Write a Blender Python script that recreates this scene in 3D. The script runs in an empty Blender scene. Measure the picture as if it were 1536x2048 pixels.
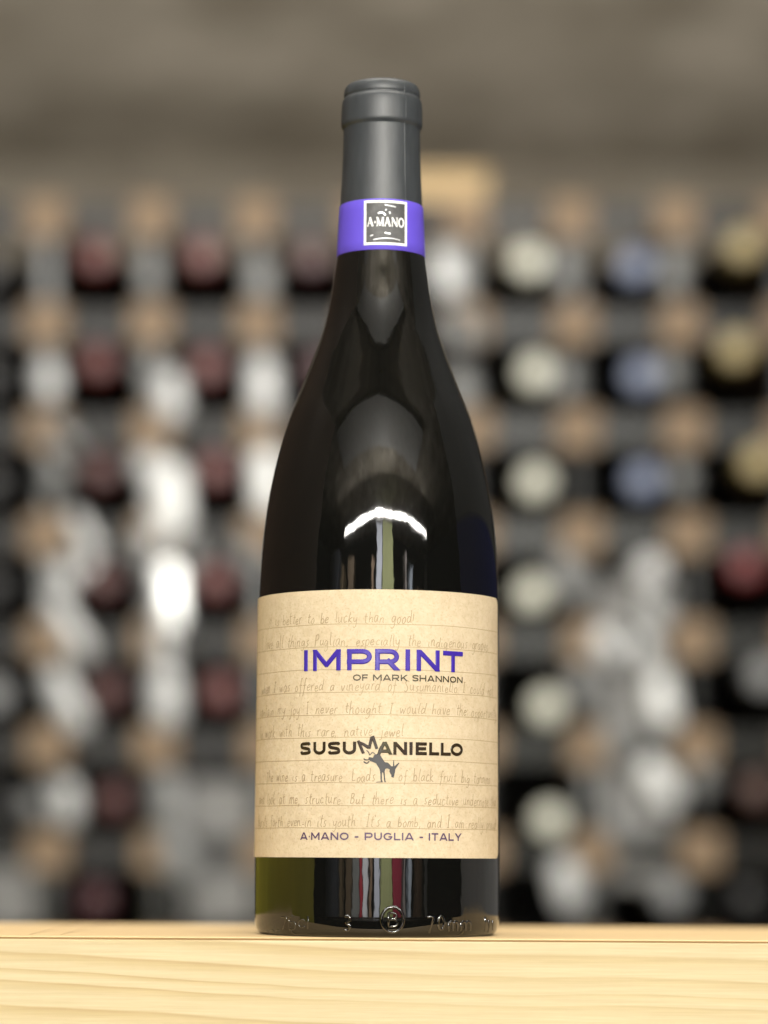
import bpy, bmesh, math, random
from mathutils import Vector, Matrix
from mathutils.geometry import tessellate_polygon
random.seed(7)
S = bpy.context.scene
COL = S.collection
R_ = math.radians

# ------------------------------------------------------------------ camera
F = 5750.0            # focal length in pixels of the 2048 px tall photograph
CAMX, CAMZ, HOR = 0.00235, 0.0266, 1716.0
ROLL = R_(0.36)
cd = bpy.data.cameras.new('camera')
cam = bpy.data.objects.new('camera', cd); COL.objects.link(cam)
cam.location = (CAMX, -1.0, CAMZ)
cam.rotation_euler = (R_(90), -ROLL, 0)
cd.sensor_fit = 'AUTO'; cd.sensor_width = 36.0
cd.lens = F / 2048 * 36
cd.shift_y = (HOR - 1024) / 2048
cd.clip_start = 0.02; cd.clip_end = 60
cd.dof.use_dof = True
cd.dof.focus_distance = 0.966
cd.dof.aperture_fstop = 4.3
S.camera = cam

# ------------------------------------------------------------------ world, lamps, exposure
W = bpy.data.worlds.new('World'); S.world = W; W.use_nodes = True
bg = W.node_tree.nodes['Background']
bg.inputs[0].default_value = (0.9, 0.95, 1.0, 1); bg.inputs[1].default_value = 0.014
vs = S.view_settings
vs.view_transform = 'Standard'; vs.look = 'None'; vs.exposure = 0; vs.gamma = 1
vs.use_curve_mapping = False

def area(name, loc, target, sx, sy, power, col=(1, 1, 1), spread=180):
    l = bpy.data.lights.new(name, 'AREA'); l.shape = 'RECTANGLE'
    l.size = sx; l.size_y = sy; l.energy = power; l.color = col; l.spread = R_(spread)
    o = bpy.data.objects.new(name, l); COL.objects.link(o)
    o.location = loc
    o.rotation_euler = (Vector(target) - Vector(loc)).to_track_quat('-Z', 'Y').to_euler()
    return o
area('tube_lamp', (0.26, -1.75, 0.79), (0.05, 0.2, 0.12), 2.9, 0.036, 44, (1.0, 0.965, 0.90))
area('label_fill', (0.14, -1.73, 0.785), (0.0, 0.2, 0.12), 0.5, 0.036, 18, (1.0, 0.965, 0.90))  # added key, unseen, brightens the middle of the label
area('rack_fill', (-0.15, 0.30, 0.98), (0.0, 1.75, 0.25), 1.4, 0.25, 15, (1.0, 0.95, 0.88))  # added fill, unseen, brightens the rack
area('shelf_fill', (0.0, -0.05, 0.98), (0, 0.02, 0), 0.8, 0.12, 7, (1.0, 0.95, 0.86))  # added fill, unseen, lifts the shelf top
area('ceiling_fill', (0.0, 2.45, 0.40), (0.0, 2.75, 1.06), 2.6, 0.25, 5.0, (1.0, 0.93, 0.83))  # added fill hidden behind the rack, lights the ceiling
area('mirror_fill', (0.0, -1.45, 0.95), (0.0, -2.6, 0.15), 3.0, 0.3, 120, (1.0, 0.97, 0.93), 110)  # added fill, unseen, lights the boxes mirrored in the glass
area('panel_fill', (0.0, -0.98, 0.60), (0.0, -0.96, 1.1), 1.6, 0.3, 0.8, (1.0, 0.97, 0.92))  # added fill, unseen, lifts the overhead panel for its reflection

# ------------------------------------------------------------------ helpers
def tag(o, label=None, cat=None, group=None, kind=None):
    if label: o['label'] = label
    if cat: o['category'] = cat
    if group: o['group'] = group
    if kind: o['kind'] = kind
    return o
def empty(name, loc=(0, 0, 0)):
    o = bpy.data.objects.new(name, None); COL.objects.link(o)
    o.location = loc; o.empty_display_size = 0.02
    return o
def link_mesh(name, bm, m, parent=None, smooth=False):
    me = bpy.data.meshes.new(name)
    bm.to_mesh(me); bm.free()
    if smooth:
        for p in me.polygons: p.use_smooth = True
    o = bpy.data.objects.new(name, me); COL.objects.link(o)
    if m: me.materials.append(m)
    if parent: o.parent = parent
    return o
def box(bm, x0, x1, y0, y1, z0, z1):
    v = [bm.verts.new((x, y, z)) for z in (z0, z1) for y in (y0, y1) for x in (x0, x1)]
    for f in ((0, 2, 3, 1), (4, 5, 7, 6), (0, 1, 5, 4), (2, 6, 7, 3), (0, 4, 6, 2), (1, 3, 7, 5)):
        bm.faces.new([v[i] for i in f])
def box_obj(name, dims, m, parent=None, bev=0.0, seg=2):
    bm = bmesh.new(); box(bm, *dims)
    if bev: bmesh.ops.bevel(bm, geom=bm.edges[:], offset=bev, segments=seg, affect='EDGES', profile=0.5)
    return link_mesh(name, bm, m, parent)
def lathe(bm, prof, n=128, axis='z', cap=True):
    rings = []
    for r, h in prof:
        ring = []
        for i in range(n):
            a = 2 * math.pi * i / n
            if axis == 'z': ring.append(bm.verts.new((r * math.cos(a), r * math.sin(a), h)))
            else: ring.append(bm.verts.new((r * math.cos(a), h, r * math.sin(a))))
        rings.append(ring)
    for a, b in zip(rings, rings[1:]):
        for i in range(n):
            j = (i + 1) % n
            bm.faces.new((a[i], a[j], b[j], b[i]) if axis == 'z' else (a[i], b[i], b[j], a[j]))
    if cap:
        bm.faces.new(rings[0][::-1] if axis == 'z' else rings[0]); bm.faces.new(rings[-1] if axis == 'z' else rings[-1][::-1])
def catmull(P, n=6, closed=False):
    if len(P) < 3: return list(P)
    out = []
    m = len(P)
    rng = range(m if closed else m - 1)
    for i in rng:
        if closed: p0, p1, p2, p3 = P[i - 1], P[i], P[(i + 1) % m], P[(i + 2) % m]
        else: p0, p1, p2, p3 = P[max(i - 1, 0)], P[i], P[i + 1], P[min(i + 2, m - 1)]
        for k in range(n):
            t = k / n
            out.append(tuple(0.5 * (2 * b + (c - a) * t + (2 * a - 5 * b + 4 * c - d) * t * t + (3 * b - a - 3 * c + d) * t ** 3)
                             for a, b, c, d in zip(p0, p1, p2, p3)))
    if not closed: out.append(tuple(P[-1]))
    return out

# ------------------------------------------------------------------ materials
def mat(name, col, rough=0.5, metal=0.0, ior=1.5, coat=0.0, coat_r=0.1):
    m = bpy.data.materials.new(name); m.use_nodes = True
    b = m.node_tree.nodes['Principled BSDF']
    b.inputs['Base Color'].default_value = (*col, 1)
    b.inputs['Roughness'].default_value = rough
    b.inputs['Metallic'].default_value = metal
    b.inputs['IOR'].default_value = ior
    b.inputs['Coat Weight'].default_value = coat
    b.inputs['Coat Roughness'].default_value = coat_r
    return m
def nodes(m): return m.node_tree.nodes, m.node_tree.links, m.node_tree.nodes['Principled BSDF']
def ramp(N, stops, interp='LINEAR'):
    r = N.new('ShaderNodeValToRGB'); e = r.color_ramp.elements
    r.color_ramp.interpolation = interp
    e[0].position, e[0].color = stops[0][0], (*stops[0][1], 1)
    e[1].position, e[1].color = stops[-1][0], (*stops[-1][1], 1)
    for p, c in stops[1:-1]:
        x = e.new(p); x.color = (*c, 1)
    return r
def noise_mat(name, stops, scale, rough=0.6, stretch=(1, 1, 1), detail=5, bump=0.0, bump_scale=None, metal=0.0, bdist=0.001, nrough=0.55):
    m = mat(name, (0.5, 0.5, 0.5), rough, metal)
    N, L, b = nodes(m)
    tc = N.new('ShaderNodeTexCoord'); mp = N.new('ShaderNodeMapping'); mp.inputs['Scale'].default_value = stretch
    L.new(tc.outputs['Object'], mp.inputs[0])
    n = N.new('ShaderNodeTexNoise'); n.inputs['Scale'].default_value = scale; n.inputs['Detail'].default_value = detail
    n.inputs['Roughness'].default_value = nrough
    L.new(mp.outputs[0], n.inputs['Vector'])
    r = ramp(N, stops); L.new(n.outputs['Fac'], r.inputs[0]); L.new(r.outputs[0], b.inputs['Base Color'])
    if bump:
        n2 = N.new('ShaderNodeTexNoise'); n2.inputs['Scale'].default_value = bump_scale or scale; n2.inputs['Detail'].default_value = 4
        L.new(mp.outputs[0], n2.inputs['Vector'])
        bp = N.new('ShaderNodeBump'); bp.inputs['Strength'].default_value = bump; bp.inputs['Distance'].default_value = bdist
        L.new(n2.outputs['Fac'], bp.inputs['Height']); L.new(bp.outputs[0], b.inputs['Normal'])
    return m

def pine(name, light, mid, dark, face='front', band=95.0, rough=0.5):
    """long-grained pine: growth bands running along X with slow waves, fine fibres and a few freckles"""
    m = mat(name, mid, rough)
    N, L, b = nodes(m)
    tc = N.new('ShaderNodeTexCoord')
    sep = N.new('ShaderNodeSeparateXYZ'); L.new(tc.outputs['Object'], sep.inputs[0])
    def noise(scale, stretch, detail=2, rough=0.5):
        mp = N.new('ShaderNodeMapping'); mp.inputs['Scale'].default_value = stretch
        L.new(tc.outputs['Object'], mp.inputs[0])
        n = N.new('ShaderNodeTexNoise'); n.inputs['Scale'].default_value = scale; n.inputs['Detail'].default_value = detail
        n.inputs['Roughness'].default_value = rough
        L.new(mp.outputs[0], n.inputs['Vector']); return n.outputs['Fac']
    def math_(op, a, c):
        x = N.new('ShaderNodeMath'); x.operation = op
        for i, v in enumerate((a, c)):
            if isinstance(v, (int, float)): x.inputs[i].default_value = v
            else: L.new(v, x.inputs[i])
        return x.outputs[0]
    across = sep.outputs['Z'] if face == 'front' else sep.outputs['Y']
    wav = noise(3.2, (1, 1, 1.2), 1)
    wav2 = noise(16.0, (1, 1, 3), 2)
    tilt = math_('MULTIPLY', sep.outputs['X'], 0.045)
    pos = math_('ADD', across, tilt)
    pos = math_('ADD', pos, math_('MULTIPLY', wav, 0.030))
    pos = math_('ADD', pos, math_('MULTIPLY', wav2, 0.0025))
    ph = math_('MULTIPLY', pos, band)
    # uneven ring spacing
    n1 = N.new('ShaderNodeTexNoise'); n1.noise_dimensions = '1D'; n1.inputs['Scale'].default_value = 1.0; n1.inputs['Detail'].default_value = 1
    L.new(math_('MULTIPLY', ph, 0.45), n1.inputs['W'])
    ph2 = math_('ADD', ph, math_('MULTIPLY', n1.outputs['Fac'], 1.6))
    fr = math_('FRACT', ph2, 0)
    r = ramp(N, [(0.0, light), (0.45, light), (0.80, mid), (0.93, dark), (1.0, light)])
    L.new(fr, r.inputs[0])
    # how strong each part of the board shows its rings
    patch = noise(6.0, (0.8, 1, 9), 2)
    pr = ramp(N, [(0.35, (0.25,) * 3), (0.7, (1, 1, 1))]); L.new(patch, pr.inputs[0])
    mx = N.new('ShaderNodeMixRGB'); mx.inputs[1].default_value = (*light, 1)
    L.new(pr.outputs[0], mx.inputs[0]); L.new(r.outputs[0], mx.inputs[2])
    fib = noise(900.0, (0.025, 1, 1), 3, 0.7)
    fr2 = ramp(N, [(0.3, (0.90, 0.88, 0.84)), (0.7, (1.04, 1.04, 1.04))]); L.new(fib, fr2.inputs[0])
    mu = N.new('ShaderNodeMixRGB'); mu.blend_type = 'MULTIPLY'; mu.inputs[0].default_value = 1
    L.new(mx.outputs[0], mu.inputs[1]); L.new(fr2.outputs[0], mu.inputs[2])
    L.new(mu.outputs[0], b.inputs['Base Color'])
    bp = N.new('ShaderNodeBump'); bp.inputs['Strength'].default_value = 0.15; bp.inputs['Distance'].default_value = 0.0004
    L.new(fib, bp.inputs['Height']); L.new(bp.outputs[0], b.inputs['Normal'])
    return m

M = {}
M['glass'] = mat('bottle_glass', (0.0035, 0.0035, 0.003), 0.035, 0, 1.62)
def glass_bump():
    m = M['glass']; N, L, b = nodes(m)
    tc = N.new('ShaderNodeTexCoord')
    n = N.new('ShaderNodeTexNoise'); n.inputs['Scale'].default_value = 130; n.inputs['Detail'].default_value = 3
    mp = N.new('ShaderNodeMapping'); mp.inputs['Scale'].default_value = (1, 1, 0.35)
    L.new(tc.outputs['Object'], mp.inputs[0]); L.new(mp.outputs[0], n.inputs['Vector'])
    bp = N.new('ShaderNodeBump'); bp.inputs['Strength'].default_value = 0.2; bp.inputs['Distance'].default_value = 0.0004
    L.new(n.outputs['Fac'], bp.inputs['Height'])
    n2 = N.new('ShaderNodeTexNoise'); n2.inputs['Scale'].default_value = 55; n2.inputs['Detail'].default_value = 1
    L.new(mp.outputs[0], n2.inputs['Vector'])
    b2 = N.new('ShaderNodeBump'); b2.inputs['Strength'].default_value = 0.25; b2.inputs['Distance'].default_value = 0.0011
    L.new(n2.outputs['Fac'], b2.inputs['Height']); L.new(bp.outputs[0], b2.inputs['Normal'])
    L.new(b2.outputs[0], b.inputs['Normal'])
glass_bump()
M['moulded'] = mat('moulded_glass', (0.0035, 0.0035, 0.003), 0.02, 0, 1.95)
M['capsule'] = noise_mat('grey_foil', [(0.3, (0.030, 0.034, 0.038)), (0.7, (0.042, 0.047, 0.052))], 300, 0.44, (1, 1, 0.3), bump=0.4, bump_scale=130, bdist=0.0003)
M['band'] = mat('violet_paper', (0.115, 0.072, 0.56), 0.5)
M['plate'] = noise_mat('black_gloss', [(0.3, (0.045, 0.045, 0.045)), (0.7, (0.10, 0.10, 0.10))], 260, 0.55, bump=0.5, bump_scale=260, bdist=0.0005)
M['white_ink'] = mat('white_ink', (0.85, 0.85, 0.83), 0.5)
M['relief_glint'] = mat('relief_highlight', (0.55, 0.56, 0.57), 0.35, 0.3)  # pale tone for highlights painted on the emblem
M['purple_ink'] = mat('violet_ink', (0.046, 0.022, 0.31), 0.25)
M['mauve_ink'] = mat('mauve_ink', (0.095, 0.055, 0.12), 0.5)
M['brown_ink'] = mat('brown_gloss_ink', (0.03, 0.019, 0.010), 0.22)
M['olive_ink'] = mat('olive_ink', (0.045, 0.034, 0.014), 0.5)
M['grey_ink'] = mat('charcoal_ink', (0.035, 0.033, 0.036), 0.45)
M['pencil'] = mat('pencil_brown', (0.36, 0.27, 0.155), 0.8)
M['rule'] = mat('rule_brown', (0.38, 0.285, 0.16), 0.8)

def kraft():
    m = mat('kraft_paper', (0.6, 0.46, 0.27), 0.75)
    N, L, b = nodes(m)
    tc = N.new('ShaderNodeTexCoord')
    def nz(sc, d, r):
        n = N.new('ShaderNodeTexNoise'); n.inputs['Scale'].default_value = sc; n.inputs['Detail'].default_value = d; n.inputs['Roughness'].default_value = r
        L.new(tc.outputs['Object'], n.inputs['Vector']); return n.outputs['Fac']
    a = nz(420, 4, 0.6); c = nz(60, 3, 0.5); d = nz(1500, 2, 0.6)
    r1 = ramp(N, [(0.28, (0.565, 0.455, 0.30)), (0.5, (0.61, 0.50, 0.34)), (0.72, (0.645, 0.54, 0.38))])
    L.new(a, r1.inputs[0])
    r2 = ramp(N, [(0.3, (0.94, 0.93, 0.91)), (0.7, (1.03, 1.03, 1.03))]); L.new(c, r2.inputs[0])
    mu = N.new('ShaderNodeMixRGB'); mu.blend_type = 'MULTIPLY'; mu.inputs[0].default_value = 1
    L.new(r1.outputs[0], mu.inputs[1]); L.new(r2.outputs[0], mu.inputs[2])
    r3 = ramp(N, [(0.30, (0.86, 0.83, 0.78)), (0.45, (1, 1, 1)), (1.0, (1.04, 1.04, 1.03))]); L.new(d, r3.inputs[0])
    mu2 = N.new('ShaderNodeMixRGB'); mu2.blend_type = 'MULTIPLY'; mu2.inputs[0].default_value = 1
    L.new(mu.outputs[0], mu2.inputs[1]); L.new(r3.outputs[0], mu2.inputs[2])
    L.new(mu2.outputs[0], b.inputs['Base Color'])
    bp = N.new('ShaderNodeBump'); bp.inputs['Strength'].default_value = 0.3; bp.inputs['Distance'].default_value = 0.0003
    L.new(a, bp.inputs['Height']); L.new(bp.outputs[0], b.inputs['Normal'])
    return m
M['kraft'] = kraft()
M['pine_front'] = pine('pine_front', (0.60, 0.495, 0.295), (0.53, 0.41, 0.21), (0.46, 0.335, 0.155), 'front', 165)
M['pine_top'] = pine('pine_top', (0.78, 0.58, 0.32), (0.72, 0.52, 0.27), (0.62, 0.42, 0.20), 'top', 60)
M['joint_and_shadow'] = mat('board_joint', (0.30, 0.17, 0.06), 0.8)  # brown of the board joints, also paints the seam shadow
M['end_grain'] = noise_mat('end_grain_wood', [(0.3, (0.27, 0.185, 0.112)), (0.7, (0.37, 0.265, 0.17))], 60, 0.7)
for nm_, lo, hi in (('steel_shaded', .010, .018), ('steel', .05, .08), ('steel_lit', .22, .32), ('steel_glint', .50, .70)):  # one steel in shaded to bright tones, light put into the colour
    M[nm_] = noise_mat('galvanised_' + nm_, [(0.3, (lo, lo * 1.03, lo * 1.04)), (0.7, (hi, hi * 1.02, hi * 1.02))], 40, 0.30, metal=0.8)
M['steel_dull'] = noise_mat('dull_steel', [(0.3, (0.013, 0.013, 0.013)), (0.7, (0.024, 0.024, 0.0235))], 22, 0.5, metal=0.05)
M['rack_dark'] = mat('dark_backing', (0.003, 0.003, 0.003), 0.9)
M['dark_glass'] = mat('stored_glass', (0.004, 0.004, 0.004), 0.3, 0, 1.2)
M['carton_grey'] = noise_mat('pale_grey_card', [(0.3, (0.24, 0.24, 0.235)), (0.7, (0.32, 0.32, 0.315))], 8, 0.7)
M['crate'] = noise_mat('crate_pine', [(0.3, (0.62, 0.44, 0.22)), (0.7, (0.76, 0.57, 0.32))], 20, 0.6, (1, 1, 8))
M['ceiling'] = noise_mat('stained_plaster', [(0.34, (0.24, 0.21, 0.16)), (0.47, (0.36, 0.325, 0.265)), (0.58, (0.43, 0.39, 0.325)), (0.70, (0.66, 0.61, 0.52))], 5.0, 0.9, (1, 0.75, 1), detail=4, nrough=0.62)
M['back_wall'] = noise_mat('rear_plaster', [(0.3, (0.23, 0.20, 0.16)), (0.7, (0.31, 0.28, 0.23))], 3, 0.9)

# ------------------------------------------------------------------ the setting
def pw(px, py, D):
    """photograph pixel at distance D from the camera -> world point"""
    dx, dy = px - 768, HOR - py
    tx = dx * math.cos(ROLL) - dy * math.sin(ROLL); ty = dx * math.sin(ROLL) + dy * math.cos(ROLL)
    return Vector((CAMX + tx / F * D, D - 1.0, CAMZ + ty / F * D))

o = box_obj('ceiling', (-3.2, 3.2, -3.2, 3.3, 1.06, 1.12), M['ceiling']); tag(o, kind='structure')
o = box_obj('wall', (-3.2, 3.2, 3.3, 3.4, -1.5, 1.12), M['back_wall']); tag(o, kind='structure')

# ------------------------------------------------------------------ shelf
FRONT = -0.0470
sh = empty('wooden_shelf', (0, FRONT, 0))
tag(sh, 'pale pine shelf board with a thick front edge under the wine bottle', 'shelf')
def shelf_part(name, dims, m, bev=0.0006):
    x0, x1, y0, y1, z0, z1 = dims
    return box_obj(name, (x0, x1, y0 - FRONT, y1 - FRONT, z0, z1), m, sh, bev)
shelf_part('front_board', (-0.5, 0.5, FRONT, FRONT + 0.017, -0.075, -0.0009), M['pine_front'], 0.0004)
shelf_part('seam_shadow', (-0.5, 0.5, FRONT + 0.0002, FRONT + 0.0168, -0.00088, -0.00047), M['joint_and_shadow'], 0)  # dark strip painted in for the shadow along the seam
shelf_part('edge_strip', (-0.5, 0.5, FRONT + 0.0001, FRONT + 0.0172, -0.00045, 0.0), M['pine_top'], 0.0002)
shelf_part('top_board', (-0.5, 0.5, FRONT + 0.0174, FRONT + 0.187, -0.018, 0.0), M['pine_top'], 0.0008)
bmj = bmesh.new()
for pxa in (73, 134):
    p = pw(pxa, 1870, 0.99)
    box(bmj, p.x - 0.0002, p.x + 0.0002, 0.0185, 0.186, -0.0002, 0.00006)
link_mesh('board_joint', bmj, M['joint_and_shadow'], sh)

# ------------------------------------------------------------------ the bottle
bt = empty('wine_bottle', (0, 0, 0))
tag(bt, 'sharp dark wine bottle with kraft paper label and violet neck band on the pine shelf', 'wine bottle')
prof = [(0.0385, 0.0), (0.0405, 0.0005), (0.0417, 0.0018), (0.0423, 0.0038), (0.04255, 0.0062), (0.0426, 0.010), (0.0425, 0.03),
        (0.0422, 0.06), (0.0419, 0.09), (0.04165, 0.112), (0.04145, 0.120), (0.0409, 0.131), (0.0397, 0.143), (0.0378, 0.155),
        (0.0352, 0.1667), (0.0318, 0.1785), (0.0271, 0.1905), (0.0225, 0.2024), (0.0195, 0.2115), (0.0176, 0.220), (0.0160, 0.231), (0.0150, 0.238), (0.0144, 0.246)]
bm = bmesh.new(); lathe(bm, catmull(prof, 6), 160)
glass = link_mesh('glass_body', bm, M['glass'], bt, True)
def Rb(z):
    for (r0, z0), (r1, z1) in zip(prof, prof[1:]):
        if z0 <= z <= z1: return r0 + (r1 - r0) * (z - z0) / (z1 - z0)
    return prof[-1][0]
cap = [(0.01435, 0.234), (0.0142, 0.2526), (0.0138, 0.262), (0.01345, 0.272), (0.0133, 0.2787), (0.01342, 0.2797), (0.01385, 0.2803), (0.01408, 0.2810), (0.0141, 0.2822),
       (0.01405, 0.286), (0.0138, 0.2888), (0.01335, 0.28985), (0.0131, 0.2902), (0.0131, 0.2907), (0.01325, 0.2911), (0.0132, 0.2925), (0.0127, 0.2940), (0.0118, 0.2948), (0.0104, 0.2951), (0.004, 0.2952)]
bm = bmesh.new(); lathe(bm, catmull(cap, 4), 128)
capo = link_mesh('capsule', bm, M['capsule'], bt, True)
def Rc(z):
    for (r0, z0), (r1, z1) in zip(cap, cap[1:]):
        if z0 <= z <= z1: return r0 + (r1 - r0) * (z - z0) / (z1 - z0)
    return cap[-1][0]
# foil seam
a = math.asin(0.60)
bm = bmesh.new(); rows = []
zs = [0.2526 + (0.2935 - 0.2526) * i / 50 for i in range(51)]
for z in zs:
    rr = Rc(z)
    rows.append([bm.verts.new(((rr + h) * math.sin(a + d / rr), -(rr + h) * math.cos(a + d / rr), z)) for d, h in ((-0.0004, -0.00005), (-0.0001, 0.00010), (0.0002, 0.00010), (0.0003, -0.00005))])
for p, q in zip(rows, rows[1:]):
    for i in range(3): bm.faces.new((p[i], p[i + 1], q[i + 1], q[i]))
link_mesh('seam', bm, M['capsule'], capo, True)
# violet band
Z0, Z1 = 0.2350, 0.2527
Rv = lambda z: 0.01548 + (0.01452 - 0.01548) * (z - Z0) / (Z1 - Z0)
bm = bmesh.new()
lathe(bm, [(Rv(Z0) - 0.0010, Z0), (Rv(Z0) - 0.0001, Z0), (Rv(Z0), Z0 + 0.00012)] + [(Rv(Z0 + (Z1 - Z0) * t), Z0 + (Z1 - Z0) * t) for t in (0.2, 0.4, 0.6, 0.8, 0.99)] + [(Rv(Z1) - 0.0001, Z1), (Rv(Z1) - 0.0010, Z1)], 128, cap=False)
band = link_mesh('neck_band', bm, M['band'], bt, True)

# ------- shapes drawn flat (s along the wrap, z up, h off the surface) and wrapped round the bottle
class Wrap:
    def __init__(self, rf, h0): self.bm = bmesh.new(); self.rf = rf; self.h0 = h0; self.k = 0
    def ribbon(self, P, w, e=0.0, closed=False, clip=None, xclip=None):
        """stroke of width w along P with a slightly raised middle (e)"""
        P = [p for i, p in enumerate(P) if i == 0 or (abs(p[0] - P[i - 1][0]) + abs(p[1] - P[i - 1][1])) > 1e-7]
        if closed and (abs(P[0][0] - P[-1][0]) + abs(P[0][1] - P[-1][1])) < 1e-7: P = P[:-1]
        n = len(P)
        if n < 2: return
        self.k += 1
        lift = (self.k % 23) * 2.5e-6
        cross = ((-1, 0), (-0.62, e), (0.62, e), (1, 0)) if e else ((-1, 0), (1, 0))
        bm = bmesh.new(); rows = []
        for i in range(n):
            a = P[i - 1] if (i > 0 or closed) else P[i]; c = P[(i + 1) % n] if (i < n - 1 or closed) else P[i]
            b = P[i]
            d1 = Vector((b[0] - a[0], b[1] - a[1])); d2 = Vector((c[0] - b[0], c[1] - b[1]))
            if d1.length < 1e-9: d1 = d2.copy()
            if d2.length < 1e-9: d2 = d1.copy()
            d1.normalize(); d2.normalize(); d = d1 + d2
            if d.length < 1e-6: d = d2
            d.normalize()
            nn = Vector((-d.y, d.x)); k = 1 / max(0.45, nn.dot(Vector((-d1.y, d1.x))))
            rows.append([bm.verts.new((b[0] + nn.x * w / 2 * t * k, b[1] + nn.y * w / 2 * t * k, h + lift)) for t, h in cross])
        seq = list(zip(rows, rows[1:])) + ([(rows[-1], rows[0])] if closed else [])
        for p, q in seq:
            for i in range(len(cross) - 1): bm.faces.new((p[i], q[i], q[i + 1], p[i + 1]))
        if clip:
            for zc, nz in ((clip[0], -1), (clip[1], 1)):
                bmesh.ops.bisect_plane(bm, geom=bm.verts[:] + bm.edges[:] + bm.faces[:], plane_co=(0, zc, 0), plane_no=(0, nz, 0), clear_outer=True)
        if xclip:
            for xc, nx in ((xclip[0], -1), (xclip[1], 1)):
                bmesh.ops.bisect_plane(bm, geom=bm.verts[:] + bm.edges[:] + bm.faces[:], plane_co=(xc, 0, 0), plane_no=(nx, 0, 0), clear_outer=True)
        self.take(bm)
    def poly(self, P, h=0.0):
        self.k += 1
        bm = bmesh.new()
        v = [bm.verts.new((x, y, h + (self.k % 23) * 2.5e-6)) for x, y in P]
        for t in tessellate_polygon([[Vector((x, y, 0)) for x, y in P]]): bm.faces.new([v[i] for i in t])
        self.take(bm)
    def take(self, bm):
        if not bm.verts: bm.free(); return
        xs = [v.co.x for v in bm.verts]; x = min(xs); step = 0.0006
        while x < max(xs):
            x += step
            bmesh.ops.bisect_plane(bm, geom=bm.verts[:] + bm.edges[:] + bm.faces[:], plane_co=(x, 0, 0), plane_no=(1, 0, 0))
        me = bpy.data.meshes.new('tmp'); bm.to_mesh(me); bm.free()
        self.bm.from_mesh(me); bpy.data.meshes.remove(me)
    def done(self, name, m, parent):
        for v in self.bm.verts:
            s, z, h = v.co; r = self.rf(z); a = s / r
            rr = r + self.h0 + h
            v.co = (rr * math.sin(a), -rr * math.cos(a), z)
        bmesh.ops.recalc_face_normals(self.bm, faces=self.bm.faces[:])
        c = sum((f.normal.dot(Vector((f.calc_center_median().x, f.calc_center_median().y, 0))) for f in self.bm.faces))
        if c < 0: bmesh.ops.reverse_faces(self.bm, faces=self.bm.faces[:])
        return link_mesh(name, self.bm, m, parent, False)

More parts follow.
